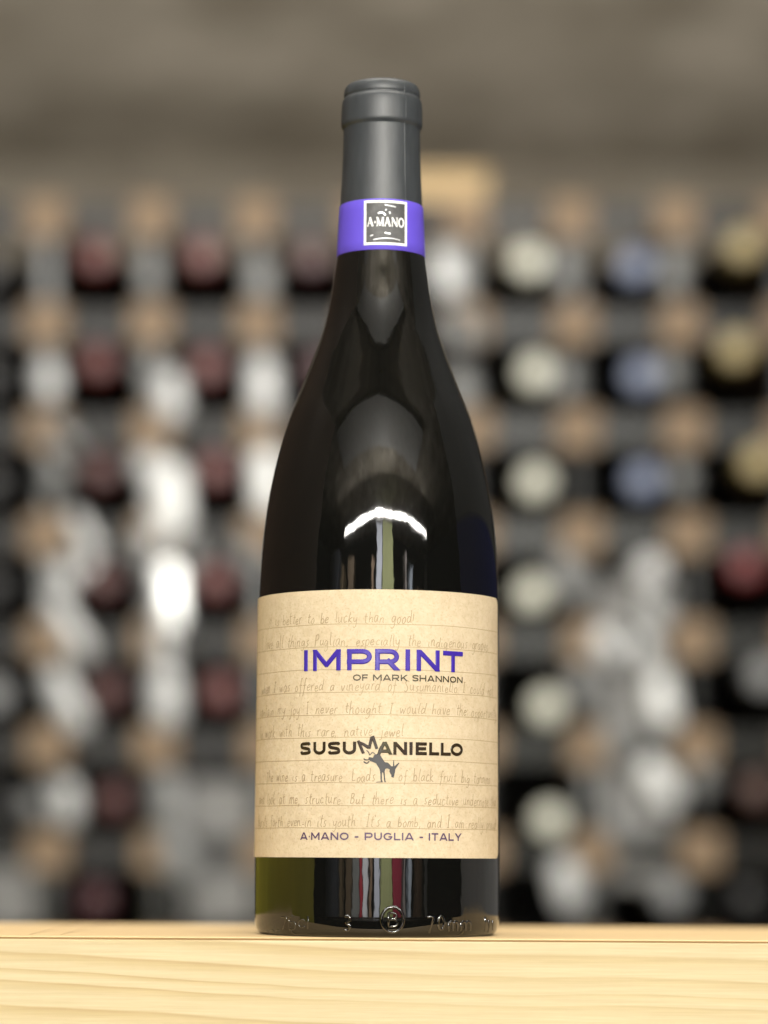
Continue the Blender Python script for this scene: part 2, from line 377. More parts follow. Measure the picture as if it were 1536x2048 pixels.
def arc(cx, cy, rx, ry, a0, a1, n=14):
    return [(cx + rx * math.cos(R_(a0 + (a1 - a0) * i / n)), cy + ry * math.sin(R_(a0 + (a1 - a0) * i / n))) for i in range(n + 1)]
def glyph(c, w):
    """wide sans capital, cap height 1: (advance width, open strokes, closed strokes)"""
    h = w / 2; T = 1 - h; e = 0.3
    if c == 'I': return w, [[(h, -e), (h, 1 + e)]], []
    if c == 'M':
        X = 1.36; return X, [[(h, -e), (h, 1 + e)], [(X - h, -e), (X - h, 1 + e)], [(h * 0.4 - .12, 1.17), (X / 2 + 0.03, 0.22)], [(X - h * 0.4 + .12, 1.17), (X / 2 - 0.03, 0.22)]], []
    if c == 'N':
        X = 1.14; return X, [[(h, -e), (h, 1 + e)], [(X - h, -e), (X - h, 1 + e)], [(-.17 + h * .6, 1.17), (X + .17 - h * .6, -.17)]], []
    if c in 'PR':
        X = 1.10 if c == 'P' else 1.12; m = 0.40; r = (T - m) / 2
        bowl = [(0, T), (X - h - r * 1.25, T)] + arc(X - h - r * 1.25, T - r, r * 1.25, r, 90, -90) + [(0, m)]
        st = [[(h, -e), (h, 1 + e)], bowl]
        if c == 'R': st.append([(X * 0.58 - .09, m + .12), (X * 0.58, m), (X - h * .6 + .12, -.14)])
        return X + (0.06 if c == 'R' else 0), st, []
    if c == 'T': return 1.06, [[(0, T), (1.06, T)], [(0.53, -e), (0.53, T)]], []
    if c == 'O': return 1.26, [], [arc(0.63, 0.5, 0.63 - h, 0.5 - h, 0, 360, 40)]
    if c == 'F': return 0.92, [[(h, -e), (h, 1 + e)], [(0, T), (0.92, T)], [(0, 0.47), (0.82, 0.47)]], []
    if c == 'E': return 0.92, [[(h, -e), (h, 1 + e)], [(0, T), (0.92, T)], [(0, 0.5), (0.86, 0.5)], [(0, h), (0.92, h)]], []
    if c == 'L': return 0.90, [[(h, -e), (h, 1 + e)], [(0, h), (0.90, h)]], []
    if c == 'H': return 1.12, [[(h, -e), (h, 1 + e)], [(1.12 - h, -e), (1.12 - h, 1 + e)], [(0, 0.5), (1.12, 0.5)]], []
    if c == 'A':
        X = 1.24; return X, [[(h * .8 - .14, -.26), (X / 2 + .05, 1.12)], [(X - h * .8 + .14, -.26), (X / 2 - .05, 1.12)], [(0.26, 0.27), (X - 0.26, 0.27)]], []
    if c == 'K': return 1.08, [[(h, -e), (h, 1 + e)], [(h, 0.30), (1.16, 1.14)], [(0.40, 0.58), (1.14, -.14)]], []
    if c == 'Y': return 1.16, [[(-.06, 1.16), (0.58, 0.43)], [(1.22, 1.16), (0.58, 0.43)], [(0.58, 0.48), (0.58, -e)]], []
    if c == 'U': return 1.06, [[(h, 1 + e), (h, 0.44)] + arc(0.53, 0.44, 0.53 - h, 0.44 - h, 180, 360, 20) + [(1.06 - h, 1 + e)]], []
    if c == 'S':
        X = 1.0; q = (1 - w) / 4
        return X, [catmull([(X - h * .9, 0.74), (X * .80, 0.93 - h * .35), (X * .5, T), (X * .2, 0.965 - h), (h, 0.73), (X * .2, 0.575), (X * .5, 0.51), (X * .8, 0.44), (X - h, 0.27), (X * .8, 0.045 + h), (X * .5, h), (X * .2, 0.07 + h * .35), (h * .8, 0.27)], 5)], []
    if c == 'G':
        X = 1.22; return X, [arc(X / 2, 0.5, X / 2 - h, 0.5 - h, 38, 345, 34) + [(X - h, 0.46)], [(X * .56, 0.46), (X, 0.46)]], []
    if c == '-': return 0.52, [[(0, 0.42), (0.52, 0.42)]], []
    if c == '.': return 0.16, [[(0.0, 0.45), (0.16, 0.45)]], []
    return 0.42, [], []
def lettering(wr, text, s0, s1, zb, ch, w, e, gap=0.24, zend=None, skip=(), hook=None):
    """text set from s0 to s1 (arc lengths), baseline zb, cap height ch"""
    tot = sum(glyph(c, w)[0] for c in text) + gap * (len(text) - 1)
    k = (s1 - s0) / tot; x = 0
    for i, c in enumerate(text):
        adv, op, cl = glyph(c, w)
        zz = zb + ((zend - zb) * (x / tot) if zend is not None else 0)
        if i not in skip:
            for P in op: wr.ribbon([(s0 + (x + a) * k, zz + b * ch) for a, b in P], w * ch, e, clip=(zz, zz + ch), xclip=(s0 + x * k, s0 + (x + adv) * k) if c in 'MN' else None)
            for P in cl: wr.ribbon([(s0 + (x + a) * k, zz + b * ch) for a, b in P], w * ch, e, closed=True)
        if hook: hook(i, s0 + x * k, s0 + (x + adv) * k, zz)
        x += adv + gap

# ------- front label
HL = 0.00016
Rl = lambda z: 0.04265 + (0.0418 - 0.04265) * (z - 0.02) / 0.1
def lab(px, py):
    """photograph pixel on the label -> (arc length, height)"""
    dx, dy = px - 768, HOR - py
    tx = dx * math.cos(ROLL) - dy * math.sin(ROLL); ty = dx * math.sin(ROLL) + dy * math.cos(ROLL)
    D, z, a = 0.958, 0.06, 0
    for _ in range(12):
        z = CAMZ + ty / F * D; r = Rl(z) + HL
        u = max(-0.995, min(0.995, (CAMX + tx / F * D) / r))
        a = math.asin(u); D = 1 - r * math.cos(a)
    return a * Rl(z), z
ZB, ZT = CAMZ + 0.00005, 0.1161
SL, SR = -0.0425 * R_(86), 0.0423 * R_(77)
bm = bmesh.new(); cols = []
rc = 0.0030
xs = [SL + (SR - SL) * i / 150 for i in range(150)] + [SR - rc * (1 - math.sin(R_(90 * j / 8))) for j in range(1, 9)]
xs = sorted(set(xs))
for s in xs:
    d = max(0, s - (SR - rc)); cut = rc - math.sqrt(max(0, rc * rc - d * d))
    zb, zt = ZB + cut, ZT - cut
    col = []
    for j in range(13):
        z = zb + (zt - zb) * j / 12; r = Rl(z) + HL
        al = s / 0.0423
        col.append(bm.verts.new((r * math.sin(al), -r * math.cos(al), z)))
    cols.append(col)
for p, q in zip(cols, cols[1:]):
    for j in range(12): bm.faces.new((p[j], q[j], q[j + 1], p[j + 1]))
ext = bmesh.ops.extrude_face_region(bm, geom=bm.faces[:])
for v in ext['geom']:
    if isinstance(v, bmesh.types.BMVert):
        l = math.hypot(v.co.x, v.co.y); k = (l - 0.00028) / l
        v.co.x *= k; v.co.y *= k
bmesh.ops.recalc_face_normals(bm, faces=bm.faces[:])
label = link_mesh('front_label', bm, M['kraft'], bt, False)

# ruled lines
wr = Wrap(Rl, HL + 0.00001)
for i in range(10):
    y = 1248 + 45.4 * i
    z = lab(757, y)[1]
    P = [(SL + 0.0008 + (SR - SL - 0.0016) * t / 60, z + 0.00008 * math.sin(t * 0.33 + i) - 0.00018 * (t / 60 - 0.5)) for t in range(61)]
    wr.ribbon(P, 0.00021)
wr.done('rule_line', M['rule'], label)

# handwriting: small stroke alphabet (x-height .5, ascender 1, descender -.42)
HW = {
 'a': (.56, ".42,.46 .2,.5 .02,.25 .12,.02 .28,.06 .42,.4|.44,.5 .42,.12 .54,.03"),
 'b': (.5, ".08,1 .05,.5 .04,.04 .06,.3 .25,.48 .42,.28 .3,.02 .05,.06"),
 'c': (.46, ".4,.42 .24,.5 .05,.28 .14,.02 .42,.1"),
 'd': (.58, ".42,.42 .2,.5 .03,.22 .14,.01 .36,.14 .47,.5 .5,1|.49,.6 .46,.1 .56,.02"),
 'e': (.48, ".06,.24 .38,.3 .34,.48 .14,.42 .05,.2 .16,.01 .44,.1"),
 'f': (.46, ".46,.9 .3,1 .22,.7 .2,.1 .12,-.36|.02,.44 .42,.48"),
 'g': (.54, ".42,.44 .2,.5 .04,.26 .14,.06 .32,.12 .44,.46|.45,.48 .42,-.2 .2,-.42 .02,-.3"),
 'h': (.56, ".1,1 .06,.5 .04,.0|.05,.25 .24,.48 .38,.42 .4,.1 .52,.02"),
 'i': (.28, ".1,.48 .08,.1 .22,.03|.13,.72 .15,.75"),
 'j': (.34, ".24,.48 .2,-.2 .04,-.4 -.04,-.3|.26,.72 .28,.75"),
 'k': (.52, ".1,1 .06,.5 .04,.0|.42,.5 .1,.24 .46,.0"),
 'l': (.28, ".12,1 .08,.5 .1,.08 .24,.03"),
 'm': (.82, ".06,.48 .04,.0|.05,.26 .2,.48 .34,.4 .34,.0|.35,.26 .52,.48 .66,.4 .66,.1 .78,.02"),
 'n': (.56, ".06,.48 .04,.0|.05,.26 .24,.48 .4,.38 .4,.1 .52,.02"),
 'o': (.5, ".24,.48 .05,.3 .1,.03 .3,.02 .42,.26 .3,.48 .2,.46"),
 'p': (.52, ".08,.48 .05,-.4|.06,.3 .28,.5 .44,.3 .3,.03 .06,.08"),
 'r': (.42, ".07,.48 .05,.0|.06,.24 .2,.46 .4,.46"),
 's': (.42, ".38,.5 .16,.44 .16,.3 .3,.18 .24,.02 .02,.04"),
 't': (.42, ".2,.92 .17,.4 .18,.08 .34,.03|.02,.6 .4,.64"),
 'u': (.56, ".06,.48 .06,.14 .2,.02 .4,.2|.42,.48 .42,.1 .54,.02"),
 'v': (.48, ".04,.48 .2,.02 .42,.5"),
 'w': (.7, ".04,.48 .16,.04 .34,.4 .46,.04 .66,.5"),
 'y': (.52, ".06,.48 .08,.18 .24,.1 .42,.3|.44,.5 .38,-.15 .18,-.42 .02,-.32"),
 'I': (.44, ".22,.95 .2,.0|.08,.94 .36,.97|.06,.0 .34,.02"),
 'P': (.56, ".1,.95 .06,-.02|.02,.85 .34,.98 .46,.72 .3,.52 .08,.5"),
 'S': (.6, ".52,.86 .3,.98 .1,.8 .3,.52 .42,.26 .26,.0 .02,.08"),
 'B': (.56, ".1,.9 .06,.0|.06,.9 .36,.88 .36,.6 .12,.5|.12,.5 .44,.4 .42,.08 .06,.0"),
 'L': (.52, ".1,.9 .08,.4 .06,.03 .44,.05"),
 'T': (.56, ".02,.9 .52,.95|.27,.93 .24,.0"),
 ',': (.26, ".12,.06 .04,-.18"), '.': (.26, ".08,.03 .12,.04"), '!': (.26, ".14,.95 .1,.28|.08,.03 .1,.06"),
 '-': (.4, ".06,.25 .32,.27"), "'": (.18, ".1,.98 .07,.8"), ' ': (.66, ""),
}
def write(wr, text, x0, x1, y, size):
    sa, z = lab(x0, y + 0.0); sb, _ = lab(x1, y); z = lab(757, y)[1]
    tot = sum(HW[c][0] + 0.10 for c in text)
    k = (sb - sa) / tot; x = 0
    for c in text:
        adv, st = HW[c]
        ja, jb, js = random.uniform(-.04, .04), random.uniform(-.06, .06), random.uniform(0.84, 1.14)
        sl = random.uniform(0.06, 0.26)
        for part in st.split('|'):
            if not part: continue
            P = [tuple(map(float, q.split(','))) for q in part.split()]
            P = catmull(P, 4)
            P = [(sa + (x + ja + px_ + sl * py_) * k, z + (py_ * js + jb) * size - 0.0002 * ((x / tot) - 0.5)) for px_, py_ in P]
            wr.ribbon(P, 0.00023 * random.uniform(0.8, 1.25))
        x += adv + 0.10
wr = Wrap(Rl, HL + 0.00004)
SZ = 0.0040
for args in (("it is better to be lucky than good!", 538, 830, 1245), ("I love all things Puglian, especially the indigenous grapes", 524, 976, 1291),
             ("when I was offered a vineyard of Susumaniello I could not", 524, 986, 1381), ("contain my joy I never thought I would have the opportunity", 521, 992, 1427),
             ("To work with this rare, native jewel", 520, 808, 1472), ("The wine is a treasure. Loads", 533, 751, 1562.5), ("of black fruit big tannins", 797, 980, 1562.5),
             ("and look at me, structure. But there is a seductive undernote that", 519, 993, 1608.5), ("bursts forth even-in its youth. It's a bomb, and I am really proud!", 517, 992, 1654)):
    write(wr, *args, SZ)
wr.done('handwriting', M['pencil'], label)

# printed lettering
def set_line(name, text, x0, x1, yb, ch_px, w, e, m, gap=0.24, **kw):
    wr = Wrap(Rl, HL + 0.00012)
    xm = (x0 + x1) / 2
    zb = lab(757, yb)[1]
    s0, s1 = lab(x0, yb)[0], lab(x1, yb)[0]
    lettering(wr, text, s0, s1, zb, ch_px / F * 0.958, w, e, gap, **kw)
    return wr
set_line('t', 'OF MARK SHANNON', 706, 924.5, 1361.5, 12.6, 0.195, 0, None, 0.18).done('byline_lettering', M['olive_ink'], label)
set_line('t', 'A.MANO - PUGLIA - ITALY', 601, 922, 1680.5, 15.2, 0.2, 0, None, 0.22).done('origin_lettering', M['mauve_ink'], label)
def set_letters(letters, yb, ch_px, w, e):
    wr = Wrap(Rl, HL + 0.00012); zb = lab(757, yb)[1]
    for c, x0, x1 in letters:
        lettering(wr, c, lab(x0, yb)[0], lab(x1, yb)[0], zb, ch_px / F * 0.958, w, e)
    return wr
set_letters([('I', 607.5, 616.8), ('M', 626, 682), ('P', 694, 744), ('R', 750, 800.5), ('I', 810, 820.5), ('N', 832.5, 879), ('T', 885, 924.5)], 1340.5, 42.6, 0.225, 0.00016).done('title_lettering', M['purple_ink'], label)
wr = set_letters([('S', 601, 622), ('U', 627, 651.5), ('S', 656, 681), ('U', 685.5, 712.5), ('A', 755, 783.5), ('N', 786.5, 814), ('I', 818.5, 825), ('E', 831, 853), ('L', 858, 877.5), ('L', 881, 900.5), ('O', 900.5, 925)], 1509.2, 25.8, 0.255, 0.00014)
Zm = lambda x, y: lab(700 + x / 10.97, 1450 + y / 10.97)
def zs_(pts): return [Zm(*p) for p in pts]
wm = 0.00102
for P in ([(180, 345), (297, 625)], [(185, 375), (300, 425), (418, 500)], [(418, 520), (478, 265)], [(497, 240), (590, 525)]):
    wr.ribbon(zs_(P), wm, 0.00014)
wr.ribbon(zs_([(690, 470), (650, 560), (630, 640)]), wm * 0.85, 0.00014)
wr.done('grape_lettering', M['brown_ink'], label)
wr = Wrap(Rl, HL + 0.00010)
outl = [(545, 640), (610, 640), (655, 640), (700, 720), (740, 780), (770, 818), (815, 820), (850, 840), (885, 880), (905, 905), (940, 905), (950, 770), (965, 770), (974, 905), (1070, 825), (1082, 835), (992, 975),
        (985, 1040), (970, 1110), (955, 1160), (905, 1140), (905, 1095), (875, 1050), (862, 1010), (870, 980), (830, 955), (790, 955), (770, 975), (762, 1010), (765, 1080), (770, 1180), (780, 1230), (795, 1255), (755, 1255),
        (745, 1190), (735, 1090), (722, 1040), (705, 1040), (700, 1090), (700, 1200), (720, 1255), (680, 1255), (668, 1190), (665, 1080), (655, 1000), (640, 950), (600, 890), (570, 840), (545, 830), (500, 810), (440, 790), (425, 770), (400, 760), (410, 710), (440, 705), (500, 720), (520, 680)]
wr.poly(zs_(outl), 0.00004)
for P, w in (([(300, 735), (345, 765), (405, 762)], 26), ([(300, 800), (340, 830), (380, 835), (425, 795)], 28), ([(365, 555), (410, 600), (430, 655), (460, 635), (490, 605), (545, 630)], 20), ([(570, 1250), (690, 1250)], 12)):
    wr.ribbon(catmull(zs_(P), 5), w / 10.97 / F * 0.958, 0.00005)
wr.done('donkey_emblem', M['grey_ink'], label)

# ------- emblem on the violet band
def nb(px, py):
    dx, dy = px - 768, HOR - py
    tx = dx * math.cos(ROLL) - dy * math.sin(ROLL); ty = dx * math.sin(ROLL) + dy * math.cos(ROLL)
    D, z, a = 0.985, 0.244, 0
    for _ in range(12):
        z = CAMZ + ty / F * D; r = Rv(z) + 0.0001
        a = math.asin(max(-.99, min(.99, (CAMX + tx / F * D) / r))); D = 1 - r * math.cos(a)
    return a * r, z
sA, sB = nb(728, 445)[0], nb(813.5, 445)[0]; zA, zB = nb(771, 489.5)[1], nb(771, 400.5)[1]
wr = Wrap(Rv, 0.00006)
wr.poly([(sA + .0004, zA + .0004), (sB - .0004, zA + .0004), (sB - .0004, zB - .0004), (sA + .0004, zB - .0004)])
plate = wr.done('emblem_plate', M['plate'], band)
fw = 0.00085
wr = Wrap(Rv, 0.00012)
x0, x1, y0, y1 = sA + fw / 2, sB - fw / 2, zA + fw / 2, zB - fw / 2
wr.ribbon([(x0, y0), (x1, y0), (x1, y1), (x0, y1)], fw, 0.00005, closed=True)
wr.done('emblem_frame', M['white_ink'], band)
def serif(wr, text, s0, s1, zb, ch):
    G = {'A': (1.0, [([(.06, 0), (.46, 1)], .09), ([(.42, 1.0), (.86, 0)], .2), ([(.2, .33), (.72, .33)], .07), ([(-.06, .03), (.22, .03)], .06), ([(.68, .03), (1.0, .03)], .06)]),
         'M': (1.2, [([(.14, 0), (.16, 1)], .09), ([(.14, .97), (.6, .06)], .2), ([(.6, .06), (1.04, .97)], .09), ([(1.03, 0), (1.03, 1)], .2), ([(0, .03), (.3, .03)], .06), ([(.84, .03), (1.2, .03)], .06), ([(0, .97), (.2, .97)], .06), ([(1.0, .97), (1.2, .97)], .06)]),
         'N': (1.05, [([(.14, 0), (.14, 1)], .09), ([(.12, .97), (.92, .02)], .2), ([(.92, 0), (.92, 1)], .09), ([(0, .03), (.28, .03)], .06), ([(.76, .97), (1.06, .97)], .06), ([(0, .97), (.2, .97)], .06)]),
         'O': (1.0, [(arc(.5, .5, .4, .46, 0, 360, 30), .16)]), '.': (.25, [([(.02, .45), (.23, .45)], .22)])}
    tot = sum(G[c][0] + .1 for c in text) - .1; k = (s1 - s0) / tot; x = 0
    for c in text:
        for P, w in G[c][1]: wr.ribbon([(s0 + (x + a) * k, zb + b * ch) for a, b in P], w * ch, 0)
        x += G[c][0] + .1
wr = Wrap(Rv, 0.00016)
serif(wr, 'A.MANO', nb(735, 453)[0], nb(807.5, 453)[0], nb(771, 452.5)[1], 18.5 / F * 0.985)
wr.done('emblem_lettering', M['white_ink'], band)
wr = Wrap(Rv, 0.00013)
E = lambda x, y: nb(710 + x / 12.8, 380 + y / 12.8)
for P, w in (([(590, 600), (650, 580), (720, 590), (780, 650)], 70), ([(760, 380), (880, 400), (1040, 440)], 45), ([(785, 495), (800, 520)], 60), ([(760, 1090), (830, 1110), (910, 1120)], 65), ([(470, 1275), (620, 1245), (800, 1235), (1000, 1250), (1150, 1290)], 40), ([(390, 1180), (470, 1150)], 45), ([(880, 550), (900, 610)], 60)):
    wr.ribbon(catmull([E(*p) for p in P], 5), w * 0.8 / 12.8 / F * 0.985, 0.00012)
wr.done('emblem_relief_glint', M['relief_glint'], band)  # pale strokes paint the highlights on the embossed shapes

# ------- raised marks moulded into the heel of the glass
def tube(bm, P, r, n=8, closed=False):
    rings = []; m = len(P)
    for i in range(m):
        a = P[i - 1] if (i > 0 or closed) else P[i]; c = P[(i + 1) % m] if (i < m - 1 or closed) else P[i]
        d = (c - a).normalized(); out = Vector((P[i].x, P[i].y, 0)).normalized(); side = d.cross(out).normalized(); out = side.cross(d)
        rings.append([bm.verts.new(P[i] + out * r * 0.8 * math.cos(2 * math.pi * k / n) + side * r * math.sin(2 * math.pi * k / n)) for k in range(n)])
    seq = list(zip(rings, rings[1:])) + ([(rings[-1], rings[0])] if closed else [])
    for p, q in seq:
        for k in range(n): bm.faces.new((p[k], q[k], q[(k + 1) % n], p[(k + 1) % n]))
    if not closed: bm.faces.new(rings[0]); bm.faces.new(rings[-1][::-1])
def heel(px, py):
    dx, dy = px - 768, HOR - py
    tx = dx * math.cos(ROLL) - dy * math.sin(ROLL); ty = dx * math.sin(ROLL) + dy * math.cos(ROLL)
    D, z, a, r = 0.958, 0.005, 0, 0.0425
    for _ in range(12):
        z = max(0.0004, CAMZ + ty / F * D); r = Rb(z)
        a = math.asin(max(-.99, min(.99, (CAMX + tx / F * D) / r))); D = 1 - r * math.cos(a)
    return Vector((r * math.sin(a), -r * math.cos(a), z))
bm = bmesh.new()
def mark(P, r=0.00055, closed=False): tube(bm, [heel(*p) for p in P], r, 8, closed)
mark(arc(785, 1839.5, 22, 25, 0, 354, 40), 0.00058, True)
for P in ([(777, 1826), (777, 1853)], [(777, 1826)] + arc(786, 1832, 7, 6, 90, -90, 8)[::-1] + [(777, 1839)], [(777, 1839)] + arc(787, 1846, 8, 7, 90, -90, 8)[::-1] + [(777, 1853)]): mark(P, 0.00042)
mark(catmull([(690, 1833), (698, 1833), (700, 1840), (693, 1846), (700, 1852), (697, 1860), (688, 1860)], 4))
mark([(854, 1834), (868, 1834), (857, 1866)]); mark(arc(882, 1846, 6, 13, 0, 350, 18), closed=True)
for x in (897, 922):
    mark([(x, 1862), (x, 1844)]); mark(catmull([(x, 1848), (x + 5, 1843), (x + 9, 1848), (x + 9, 1861)], 3)); mark(catmull([(x + 9, 1848), (x + 14, 1843), (x + 18, 1848), (x + 18, 1861)], 3))
mark([(970, 1834), (970, 1862)]); mark([(976, 1840), (979, 1850), (976, 1864)]); mark([(984, 1842), (986, 1858)])
mark([(563, 1834), (574, 1834), (566, 1858)], 0.0003)
mark(catmull([(586, 1832), (578, 1836), (580, 1844), (590, 1846), (590, 1857), (579, 1859)], 4), 0.0003)
mark(arc(604, 1847, 7, 8, 40, 320, 16), 0.0003); mark([(616, 1832), (616, 1858)], 0.0003)
mark(arc(534, 1866, 4, 5, 0, 350, 12), 0.00022, True); mark(arc(545, 1865, 4, 5, 0, 350, 12), 0.00022, True); mark([(549, 1854), (547, 1870)], 0.00022); mark(arc(556, 1864, 4, 5, 0, 350, 12), 0.00022, True)
link_mesh('moulded_mark', bm, M['moulded'], glass, True)

# ------------------------------------------------------------------ wine rack far behind
DR = 2.725
rk = empty('wine_rack', pw(730, 1700, DR))
tag(rk, 'blurred wine rack of square wooden blocks and steel straps behind the bottle', 'wine rack')
ro = rk.location.copy()
NC, NR = 10, 9      # blocks
def node(i, j):     # row i from the top, column j (column 1 stands at the photo's left)
    x = 90 + 210.5 * (j - 1) + i * (0.6 + 1.3 * (j - 1)) ; y = 434 + 211.5 * i
    return pw(x, y, DR)
box_obj('back_panel', (-1.2, 1.2, 0.29, 0.30, node(8, 0).z - ro.z - 0.3, node(0, 0).z - ro.z + 0.02), M['rack_dark'], rk)
def rel(v): return Vector(v) - ro
pm = bmesh.new(); box(pm, -.0195, .0195, 0, .28, -.0195, .0195); bmesh.ops.bevel(pm, geom=pm.edges[:], offset=.003, segments=2, affect='EDGES')
post0 = link_mesh('wood_block', pm, M['end_grain'], rk)
def part_copy(src, loc, rot=None):
    global COL
    c = src.copy(); COL.objects.link(c); c.parent = rk; c.location = loc
    if rot: c.rotation_euler = rot
    return c
vm = bmesh.new(); n = 10; rows = []
for zz in [-.0305 + .061 * q / 6 for q in range(7)]:
    bulge = .0006 * math.cos(zz / .0305 * math.pi / 2)
    rows.append([vm.verts.new((.0125 * math.sin(R_(-90 + 180 * q / n)), -(.004 + bulge) * math.cos(R_(-90 + 180 * q / n)), zz)) for q in range(n + 1)])
for p, q in zip(rows, rows[1:]):
    for k in range(n): vm.faces.new((p[k], p[k + 1], q[k + 1], q[k]))
vs0 = link_mesh('upright_strap', vm, M['steel'], rk, True)
hm = bmesh.new(); box(hm, -.0305, .0305, 0, .002, -.0135, .0135); hs0 = link_mesh('cross_strap', hm, M['steel_dull'], rk)
hs_shaded = hs0.data.copy(); hs_shaded.materials.clear(); hs_shaded.materials.append(M['steel_shaded'])
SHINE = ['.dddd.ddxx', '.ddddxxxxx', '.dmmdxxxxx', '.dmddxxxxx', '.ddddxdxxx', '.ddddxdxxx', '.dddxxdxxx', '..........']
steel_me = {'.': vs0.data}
for ch, nm_ in (('x', 'steel_shaded'), ('d', 'steel'), ('m', 'steel_lit'), ('b', 'steel_glint')):
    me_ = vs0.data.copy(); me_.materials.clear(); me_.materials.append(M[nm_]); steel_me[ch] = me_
for i in range(NR):
    for j in range(NC):
        p = rel(node(i, j))
        if (i, j) == (0, 0): post0.location = p
        else: part_copy(post0, p)
        if i < NR - 1:
            q = rel(node(i + 1, j)); mid = (p + q) / 2 + Vector((0, .012, 0)); d = p - q
            rot = (R_(random.uniform(-1.6, 1.6)), math.atan2(d.x, d.z), R_(random.uniform(-8, 8)))
            if (i, j) == (0, 0): vs0.location = mid; vs0.rotation_euler = rot
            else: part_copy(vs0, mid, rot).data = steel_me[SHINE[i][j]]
        if j < NC - 1:
            q = rel(node(i, j + 1)); mid = (p + q) / 2 + Vector((0, .014, 0))
            if (i, j) == (0, 0): hs0.location = mid
            else:
                h_ = part_copy(hs0, mid)
                if j >= 5: h_.data = hs_shaded  # darker copy paints the right-hand cross straps in shade

# rounded pale plates added as painted glints over the straps, some upright, some aslant
M['glint_dim'] = noise_mat('glint_dim', [(0.3, (.20, .206, .206)), (0.7, (.28, .286, .286))], 40, 0.45, metal=0.2)
M['glint_pale'] = noise_mat('glint_pale', [(0.3, (.80, .82, .82)), (0.7, (.88, .90, .90))], 40, 0.4, metal=0.15)
M['glint_mid'] = noise_mat('glint_mid', [(0.3, (.50, .515, .52)), (0.7, (.62, .63, .635))], 40, 0.4, metal=0.2)
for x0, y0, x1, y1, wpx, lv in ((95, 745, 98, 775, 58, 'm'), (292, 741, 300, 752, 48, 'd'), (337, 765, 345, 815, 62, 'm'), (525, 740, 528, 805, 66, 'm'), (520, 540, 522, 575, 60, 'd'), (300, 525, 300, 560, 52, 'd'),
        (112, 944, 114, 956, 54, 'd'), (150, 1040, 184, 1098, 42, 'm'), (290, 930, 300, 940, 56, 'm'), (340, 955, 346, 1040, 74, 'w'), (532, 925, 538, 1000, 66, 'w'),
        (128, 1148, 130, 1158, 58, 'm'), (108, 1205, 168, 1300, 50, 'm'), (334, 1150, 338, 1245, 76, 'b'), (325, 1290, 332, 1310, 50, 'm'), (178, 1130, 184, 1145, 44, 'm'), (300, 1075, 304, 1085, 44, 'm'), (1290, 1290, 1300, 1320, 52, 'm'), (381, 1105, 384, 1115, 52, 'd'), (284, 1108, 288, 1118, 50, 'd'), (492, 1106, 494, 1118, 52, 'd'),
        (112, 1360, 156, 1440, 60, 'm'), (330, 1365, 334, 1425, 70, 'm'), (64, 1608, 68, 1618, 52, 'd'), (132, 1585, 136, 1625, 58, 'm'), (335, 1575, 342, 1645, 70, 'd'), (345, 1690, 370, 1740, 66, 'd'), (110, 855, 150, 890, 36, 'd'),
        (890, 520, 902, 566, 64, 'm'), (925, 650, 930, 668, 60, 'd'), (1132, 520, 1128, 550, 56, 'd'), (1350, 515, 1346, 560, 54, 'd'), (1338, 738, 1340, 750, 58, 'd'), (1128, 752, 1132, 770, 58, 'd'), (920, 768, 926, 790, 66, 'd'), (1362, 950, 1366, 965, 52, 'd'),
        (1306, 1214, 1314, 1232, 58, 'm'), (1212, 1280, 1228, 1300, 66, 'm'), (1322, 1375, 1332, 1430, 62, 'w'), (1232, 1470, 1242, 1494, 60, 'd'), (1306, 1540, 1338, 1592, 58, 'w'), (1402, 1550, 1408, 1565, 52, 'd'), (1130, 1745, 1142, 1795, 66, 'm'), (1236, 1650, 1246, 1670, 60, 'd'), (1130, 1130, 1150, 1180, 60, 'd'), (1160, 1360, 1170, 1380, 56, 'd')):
    a, b = pw(x0, y0, DR - .006), pw(x1, y1, DR - .006); hw = wpx / 2 / F * DR; L_ = (a - b).length / 2; n = 12
    cm = bmesh.new(); rings = []
    for sc, dy in ((1, 0), (.93, -.0018), (.6, -.0034), (0.02, -.004)):
        rings.append([cm.verts.new((hw * sc * math.sin(t), dy, hw * sc * math.cos(t) + (L_ * (sc ** .3) if math.cos(t) >= 0 else -L_ * (sc ** .3)))) for t in [2 * math.pi * (q + .5) / (2 * n) for q in range(2 * n)]])
    for p, q in zip(rings, rings[1:]):
        for k in range(2 * n): cm.faces.new((p[k], p[(k + 1) % (2 * n)], q[(k + 1) % (2 * n)], q[k]))
    cm.faces.new(rings[-1]); bmesh.ops.recalc_face_normals(cm, faces=cm.faces[:])
    c = link_mesh('strap_glint', cm, M[{'d': 'glint_dim', 'm': 'glint_mid', 'w': 'glint_pale', 'b': 'steel_glint'}[lv]], rk, True)
    d = a - b; c.location = rel((a + b) / 2); c.rotation_euler = (0, math.atan2(d.x, d.z), 0)

# bottles lying in the rack, necks towards the camera
CAPS = {'red': (.15, .026, .024), 'dusky pink': (.19, .058, .056), 'maroon': (.085, .024, .032), 'black': (.012, .012, .014), 'ivory': (.85, .86, .74), 'pale blue': (.23, .28, .43),
        'gold': (.50, .40, .19), 'scarlet': (.21, .03, .034), 'white': (.8, .81, .82), 'grey': (.30, .31, .32), 'dark brown': (.10, .05, .04), 'brown red': (.105, .032, .031)}
bmm = bmesh.new()
lathe(bmm, catmull([(.0142, .052), (.0146, .09), (.017, .115), (.026, .14), (.0325, .165), (.0335, .19), (.0335, .30)], 3), 32, 'y')
body_me = bpy.data.meshes.new('stored_body'); bmm.to_mesh(body_me); bmm.free()
body_me.materials.append(M['dark_glass'])
bmm = bmesh.new()
lathe(bmm, [(.010, 0), (.0142, .0008), (.0153, .003), (.0155, .008), (.0150, .010), (.0150, .058), (.0149, .06)], 32, 'y')
